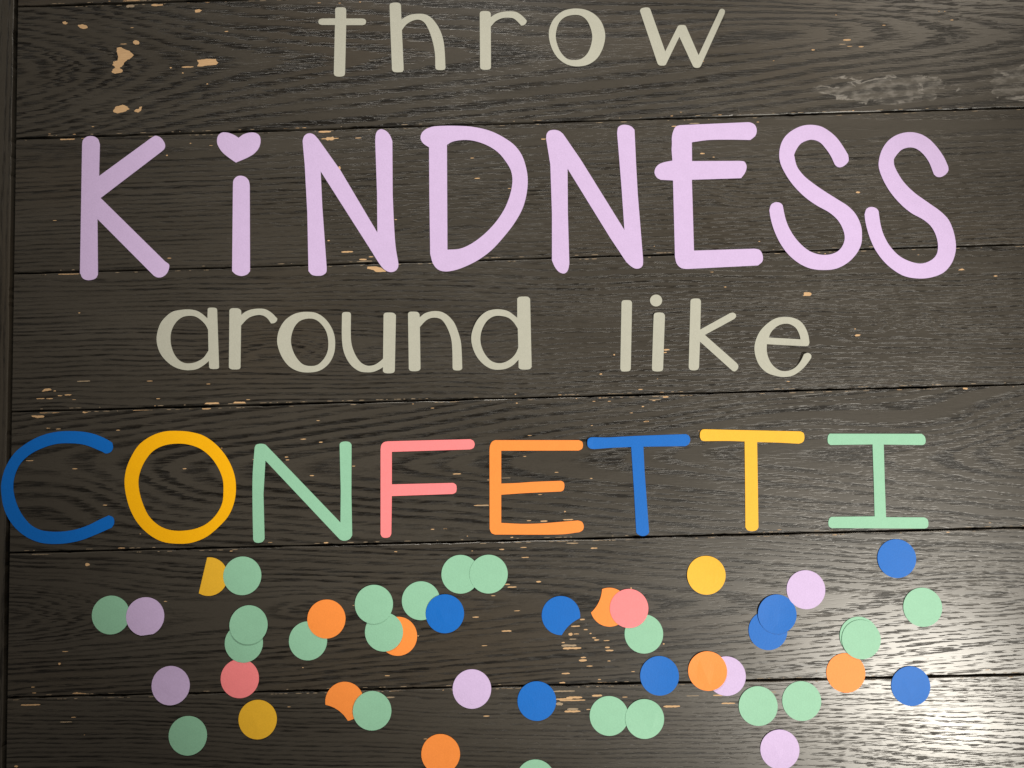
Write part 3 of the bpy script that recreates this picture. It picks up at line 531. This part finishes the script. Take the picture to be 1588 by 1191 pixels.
 ('r',515.3,-431.1,1.99,1.16),
 ('r',346.4,-424.1,6.65,0.66),
 ('r',418.0,-425.4,3.32,1.33),
 ('r',455.5,-427.1,4.49,1.5),
 ('r',510.4,-426.4,1.66,1.66),
 ('r',297.8,-425.9,1.83,0.83),
 ('r',314.1,-443.3,3.32,0.66),
 ('r',430.1,-433.8,3.32,0.66)]


# ------------------------------------------------------------ scene helpers
def link(name, me, mat, parent=None):
    o = bpy.data.objects.new(name, me)
    COL.objects.link(o)
    if mat:
        me.materials.append(mat)
    if parent:
        o.parent = parent
    return o


# ------------------------------------------------------------ the table
table = bpy.data.objects.new('wooden_table', None)
COL.objects.link(table)
table['label'] = 'dark brown stained oak tabletop of wide planks with scuffed bare spots'
table['category'] = 'table'

PITCH = 142.0


def plank_mesh(length, width, gap, seed):
    """a plank lying along +x, centred on y = 0, top at z = 0, with slightly worn, wavering long edges (mm)"""
    r = random.Random(seed)
    h = width / 2
    ph = [[(r.uniform(0.006, 0.16), r.uniform(0, 6.3), r.uniform(0.03, 0.13)) for _ in range(7)] for _ in range(2)]
    n = max(2, int(length / 4))
    bm = bmesh.new()
    rows = []
    for i in range(n + 1):
        x = length * i / n
        wob = [sum(a * math.sin(f * x + p) for f, p, a in ph[s]) for s in range(2)]
        # now and then a nick in the edge
        lo, hi = -h + gap + wob[0] + (0.5 if r.random() < 0.06 else 0), h - gap + wob[1] - (0.5 if r.random() < 0.06 else 0)
        xs = min(max(x, 0.4), length - 0.4)
        prof = [(x, lo, -19), (x, lo, -1.1), (xs, lo + 0.25, -0.38), (xs, lo + 0.9, 0),
                (xs, hi - 0.9, 0), (xs, hi - 0.25, -0.38), (x, hi, -1.1), (x, hi, -19)]
        rows.append([bm.verts.new((a * MM, b * MM, c * MM)) for a, b, c in prof])
    for a, b in zip(rows, rows[1:]):
        for j in range(8):
            k = (j + 1) % 8
            bm.faces.new((a[j], b[j], b[k], a[k]))
    bm.faces.new(list(reversed(rows[0])))
    bm.faces.new(rows[-1])
    bmesh.ops.recalc_face_normals(bm, faces=bm.faces)
    me = bpy.data.meshes.new('plank')
    bm.to_mesh(me)
    bm.free()
    return me


# per plank: heart line, flat-sawn sharpness, taper (sign = which way the cathedral arches point), ring spacing, swirls
GRAIN = {
    -2: dict(v0=0.01, d=0.02, c=0.05, period=0.007),
    -1: dict(v0=-0.05, d=0.02, c=0.04, period=0.008),
    0: dict(v0=0.004, d=0.014, c=0.085, period=0.0108, wave=0.016, bands=1.3,
            swirls=((-0.03, -0.004, 0.15, 0.085, -7.0), (0.80, 0.020, 0.13, 0.022, -2.6)),
            stain=((0.90, -0.046, 0.075, 0.018), (1.045, -0.045, 0.045, 0.024))),
    1: dict(v0=0.055, d=0.02, c=0.012, period=0.0046, wave=0.010, bands=0.62,
            swirls=((0.46, -0.022, 0.05, 0.016, 2.6), (0.71, -0.01, 0.03, 0.010, 2.0))),
    2: dict(v0=0.075, d=0.01, c=-0.018, period=0.0050, wave=0.028, bands=0.7,
            swirls=((0.265, -0.012, 0.045, 0.016, 3.0), (0.35, -0.02, 0.03, 0.010, -2.5), (0.91, -0.005, 0.026, 0.011, 4.5), (0.82, -0.012, 0.040, 0.013, 2.6))),
    3: dict(v0=0.006, d=0.020, c=-0.100, period=0.0070, wave=0.022, bands=0.95,
            swirls=((0.05, -0.01, 0.10, 0.03, 3.5), (0.93, 0.03, 0.10, 0.03, 3.0))),
    4: dict(v0=0.008, d=0.014, c=0.065, period=0.0060, wave=0.024, bands=0.85,
            swirls=((0.0, 0.012, 0.09, 0.03, -5.0), (0.30, 0.014, 0.040, 0.014, -2.6), (0.98, 0.010, 0.06, 0.016, -2.5))),
    5: dict(v0=-0.045, d=0.012, c=0.045, period=0.0048, wave=0.022, bands=0.75,
            swirls=((0.93, -0.03, 0.08, 0.02, 3.0),)),
    6: dict(v0=0.0, d=0.02, c=-0.05, period=0.007),
}
LEN = 1340.0
planks = {}
for k, par in GRAIN.items():
    o = link('plank', plank_mesh(LEN, PITCH, 0.75, 100 + k), wood('stained_oak', 3.7 * (k + 5), **par), table)
    o.location = (1.9 * MM, -(k + 0.5) * PITCH * MM, rnd.uniform(-0.10, 0.0) * MM)
    planks[k] = o
board_mat = wood('stained_oak', 61.0, v0=0.02, d=0.03, c=0.01, period=0.004, wave=0.008, bands=0.5)
for x0 in (-51.6, LEN + 53.5):
    o = link('end_board', plank_mesh(9 * PITCH, 100.0, 0.9, 300 + int(x0)), board_mat, table)
    o.rotation_euler = (0, 0, -math.pi / 2)
    o.location = (x0 * MM, 2 * PITCH * MM, 0)
bm = bmesh.new()  # slab added below the planks, near-black to give their gaps shade
bmesh.ops.create_cube(bm, size=1.0, matrix=Matrix.Translation((0.67, -2.5 * PITCH * MM, -0.0285)) @ Matrix.Diagonal((1.46, 9 * PITCH * MM - 0.02, 0.018, 1)))
me = bpy.data.meshes.new('gap_backing')
bm.to_mesh(me)
bm.free()
g = Graph('gap_shade')
g.bsdf.inputs['Base Color'].default_value = (0.012, 0.010, 0.008, 1)
g.bsdf.inputs['Roughness'].default_value = 0.9
link('gap_backing', me, g.mat, table)


# ------------------------------------------------------------ bare patches where the stain has chipped off
def sheet(polys, origin, z):
    bm = bmesh.new()
    for pts in polys:
        bm.faces.new([bm.verts.new(((x - origin[0]) * MM, (y - origin[1]) * MM, z * MM)) for x, y in pts])
    for f in bm.faces:
        f.normal_update()
        if f.normal.z < 0:
            f.normal_flip()
    bmesh.ops.triangulate(bm, faces=bm.faces)
    me = bpy.data.meshes.new('bare_patch')
    bm.to_mesh(me)
    bm.free()
    return me


def splinter(cx, cy, w, h, r):
    """outline of a chip torn along the grain: ragged ends, nearly straight long sides"""
    n = max(3, int(w / 1.6))
    top, bot = [], []
    for i in range(n + 1):
        t = i / n
        x = cx - w / 2 + w * t
        e = 1 - abs(2 * t - 1) ** 6 * 0.5
        top.append((x + r.uniform(-.25, .25), cy + h / 2 * e * r.uniform(0.65, 1.15)))
        bot.append((x + r.uniform(-.25, .25), cy - h / 2 * e * r.uniform(0.65, 1.15)))
    return top + bot[::-1]


def ragged(ctrl, r):
    """a traced chip outline broken into short steps, torn mostly along the grain"""
    out = []
    for a, b in zip(ctrl, ctrl[1:] + ctrl[:1]):
        m = max(1, int(math.dist(a, b) / 0.9))
        for j in range(m):
            t = j / m
            out.append((a[0] + (b[0] - a[0]) * t + r.uniform(-.55, .55), a[1] + (b[1] - a[1]) * t + r.uniform(-.16, .16)))
    return out


def plank_at(y):
    return min(max(int(math.floor(-y / PITCH)), -2), 6)


flecks = {}


def keep_off_gap(pts):
    """the chip stops at the joint: clamp it onto the plank that carries most of it"""
    cy = sum(p[1] for p in pts) / len(pts)
    k = plank_at(cy)
    lo, hi = -(k + 1) * PITCH + 1.75, -k * PITCH - 1.75
    return k, [(x, min(max(y, lo + 0.02 * i), hi - 0.02 * i)) for i, (x, y) in enumerate(pts)]


zz = 0
for b in BARE:
    zz = (zz + 1) % 7
    if b[0] == 'r':
        _, cx, cy, w, h = b
        if cx < 4:
            continue
        pts = splinter(cx, cy, w, h, rnd)
        big = w > 6.0
    else:
        pts = ragged(b[1], rnd)
        big = True
    k, pts = keep_off_gap(pts)
    org = (1.9, -(k + 0.5) * PITCH)
    if big:
        link('bare_patch', sheet([pts], org, 0.07 + zz * 0.012), RAW if b[0] == 'p' or h > 0.9 and rnd.random() < 0.75 else PALE, planks[k])
    else:
        flecks.setdefault(k, []).append(pts)
# stray flecks, many of them along the worn plank edges
for k in range(-1, 6):
    for _ in range(15):
        cx = rnd.uniform(8, 1120)
        cy = -(k + 0.5) * PITCH + rnd.choice((rnd.uniform(-62, 62), 69.0 - rnd.random() ** 2 * 14, -69.0 + rnd.random() ** 2 * 14))
        flecks.setdefault(k, []).append(keep_off_gap(splinter(cx, cy, rnd.uniform(0.8, 4.5), rnd.uniform(0.5, 0.9), rnd))[1])
    for side in (-1, 1):
        x = 5.0
        while x < 1150:
            x += rnd.expovariate(1 / 14.0)
            w = rnd.uniform(1.0, 7.0)
            cy = -(k + 0.5) * PITCH + side * (PITCH / 2 - 1.75 - 0.35)
            if rnd.random() < 0.6:
                flecks.setdefault((k, 'edge'), []).append(keep_off_gap(splinter(x, cy, w, rnd.uniform(0.35, 0.75), rnd))[1])
for key, polys in flecks.items():
    edge = isinstance(key, tuple)
    k = key[0] if edge else key
    o = link('worn_fleck', sheet(polys, (1.9, -(k + 0.5) * PITCH), 0.16), PALE if edge else RAW, planks[k])
    o['kind'] = 'stuff'


# ------------------------------------------------------------ cut paper
THICK = 0.42      # letters, mm
DISC = 0.30       # confetti, mm


def catmull(p0, p1, p2, p3, n):
    out = []
    t0 = 0.0
    t1 = t0 + max(math.dist(p0, p1), 1e-6) ** 0.5
    t2 = t1 + max(math.dist(p1, p2), 1e-6) ** 0.5
    t3 = t2 + max(math.dist(p2, p3), 1e-6) ** 0.5

    def lerp(a, b, ta, tb, t):
        u = (t - ta) / (tb - ta) if tb > ta else 0
        return (a[0] + (b[0] - a[0]) * u, a[1] + (b[1] - a[1]) * u)
    for i in range(n):
        t = t1 + (t2 - t1) * i / n
        a1, a2, a3 = lerp(p0, p1, t0, t1, t), lerp(p1, p2, t1, t2, t), lerp(p2, p3, t2, t3, t)
        b1, b2 = lerp(a1, a2, t0, t2, t), lerp(a2, a3, t1, t3, t)
        out.append(lerp(b1, b2, t1, t2, t))
    return out


def outline(pts):
    """pts: (x, y, corner) control points; straight between two corners, spline elsewhere"""
    n = len(pts)
    out = []
    for i in range(n):
        a, b = pts[i], pts[(i + 1) % n]
        ln = math.dist(a[:2], b[:2])
        if a[2] and b[2]:
            m = max(1, int(ln / 4))
            out += [(a[0] + (b[0] - a[0]) * j / m, a[1] + (b[1] - a[1]) * j / m) for j in range(m)]
        else:
            z = pts[i - 1]
            c = pts[(i + 2) % n]
            p0 = (2 * a[0] - b[0], 2 * a[1] - b[1]) if a[2] else z[:2]
            p3 = (2 * b[0] - a[0], 2 * b[1] - a[1]) if b[2] else c[:2]
            out += catmull(p0, a[:2], b[:2], p3, max(2, min(10, int(ln / 1.2))))
    return out


def card(loops, lifts, z0):
    """a flat piece of card with real thickness, local origin at its centre"""
    xs = [p[0] for p in loops[0]]
    ys = [p[1] for p in loops[0]]
    o = ((min(xs) + max(xs)) / 2, (min(ys) + max(ys)) / 2)
    bm = bmesh.new()
    tops, edges = [], []
    for lp in loops:
        vs = []
        for x, y in lp:
            z = THICK
            for (lx, ly, rad, hh) in lifts:
                q = max(0.0, 1 - math.hypot(x - lx, y - ly) / rad)
                z += hh * q * q
            vs.append(bm.verts.new(((x - o[0]) * MM, (y - o[1]) * MM, z * MM)))
        tops.append(vs)
        edges += [bm.edges.new((vs[i], vs[(i + 1) % len(vs)])) for i in range(len(vs))]
    bmesh.ops.triangle_fill(bm, use_beauty=True, use_dissolve=False, edges=edges, normal=(0, 0, 1))
    top_faces = list(bm.faces)
    for f in top_faces:
        f.normal_update()
        if f.normal.z < 0:
            f.normal_flip()
    low = {}
    for vs in tops:
        for v in vs:
            low[v] = bm.verts.new((v.co.x, v.co.y, v.co.z - THICK * MM))
    for f in top_faces:
        bm.faces.new([low[v] for v in reversed(f.verts)])
    for vs in tops:
        for i in range(len(vs)):
            a, b = vs[i], vs[(i + 1) % len(vs)]
            bm.faces.new((a, b, low[b], low[a]))
    bmesh.ops.recalc_face_normals(bm, faces=bm.faces)
    me = bpy.data.meshes.new('card')
    bm.to_mesh(me)
    bm.free()
    return me, (o[0] * MM, o[1] * MM, z0 * MM)


for name, colour, label, loops, lifts in LETTERS:
    me, loc = card([outline(lp) for lp in loops], lifts, 0.06)
    o = link(name, me, PAPER[colour])
    o.location = loc
    o['label'] = label
    o['category'] = {'paper_letter': 'letter', 'paper_heart': 'heart', 'paper_dot': 'dot'}[name]
    if name == 'paper_letter':
        o['group'] = 'cardstock letters laid on the table'

RAD = 19.0


def disc(bite):
    n = 72
    pts = [(RAD * math.cos(6.283185 * i / n), RAD * math.sin(6.283185 * i / n)) for i in range(n)]
    if not bite:
        return [pts]
    bx, by, br = bite
    D = math.hypot(bx, by)
    ux, uy = bx / D, by / D
    if br == 0:           # a straight cut at distance D from the centre
        half = math.acos(min(1, D / RAD))
    else:                 # bitten by another punch of radius br
        br *= 0.66
        half = math.acos((D * D + RAD * RAD - br * br) / (2 * D * RAD))
    a0 = math.atan2(uy, ux)
    res = []
    m = 64
    for i in range(m + 1):
        a = a0 + half + (6.283185 - 2 * half) * i / m
        res.append((RAD * math.cos(a), RAD * math.sin(a)))
    if br:
        e0, e1 = res[-1], res[0]
        b0 = math.atan2(e0[1] - by, e0[0] - bx)
        b1 = math.atan2(e1[1] - by, e1[0] - bx)
        dlt = (b1 - b0 + math.pi) % (2 * math.pi) - math.pi
        for i in range(1, 16):
            a = b0 + dlt * i / 16
            res.append((bx + br * math.cos(a), by + br * math.sin(a)))
    return [res]




def punched(loop, curl, ang):
    """a punched disc of card: rings out to its outline, gently curled about one axis, with a cut edge"""
    ca, sa = math.cos(ang), math.sin(ang)
    bm = bmesh.new()

    def vert(x, y, dz):
        u = (x * ca + y * sa) / RAD
        return bm.verts.new((x * MM, y * MM, (curl * u * u + dz) * MM))
    rings = [[vert(x * t, y * t, DISC) for x, y in loop] for t in (1.0, 0.8, 0.55, 0.28)]
    mid = vert(0, 0, DISC)
    n = len(loop)
    for a, b in zip(rings, rings[1:]):
        for i in range(n):
            j = (i + 1) % n
            bm.faces.new((a[i], a[j], b[j], b[i]))
    for i in range(n):
        bm.faces.new((rings[-1][i], rings[-1][(i + 1) % n], mid))
    for f in bm.faces:
        f.smooth = True
    up = [vert(x, y, DISC) for x, y in loop]
    dn = [vert(x, y, 0) for x, y in loop]
    for i in range(n):
        j = (i + 1) % n
        bm.faces.new((dn[i], dn[j], up[j], up[i]))
    bm.faces.new(dn[::-1])
    me = bpy.data.meshes.new('punched_card')
    bm.to_mesh(me)
    bm.free()
    return me


carriers = {c[3] for c in CIRCLES}
level = []
for i, (colour, x, y, on, bite, label) in enumerate(CIRCLES):
    lev = 0 if on is None else level[on] + 1
    level.append(lev)
    me = punched(disc(bite)[0], rnd.uniform(0.0, 0.06) if i in carriers else rnd.choice((0.12, 0.3, 0.45, 0.7)), rnd.uniform(0, 3.14))
    o = link('paper_circle', me, PAPER[colour])
    tilt = Matrix.Identity(3)
    z = 0.06 + rnd.uniform(0, 0.05)
    if on is not None:      # leans on the circle under it
        dx, dy = CIRCLES[on][1] - x, CIRCLES[on][2] - y
        s = math.hypot(dx, dy)
        if 'both' in label:      # lies flat across two circles
            z += DISC + 0.16
        elif s > 12:
            ang = (DISC + 0.06) / s
            z += ang * RAD + (lev - 1) * (DISC + 0.05)
            tilt = Matrix.Rotation(-ang, 3, Vector((-dy / s * -1, dx / s * -1, 0)) * -1)
        else:
            z += lev * (DISC + 0.08)
    else:
        tilt = Matrix.Rotation(rnd.uniform(-0.006, 0.006), 3, Vector((rnd.random(), rnd.random(), 0)).normalized())
        z += 0.08
    o.rotation_euler = tilt.to_euler()
    o.location = (x * MM, y * MM, z * MM)
    o['label'] = label
    o['category'] = 'paper circle'
    o['group'] = 'punched paper circles scattered as confetti'
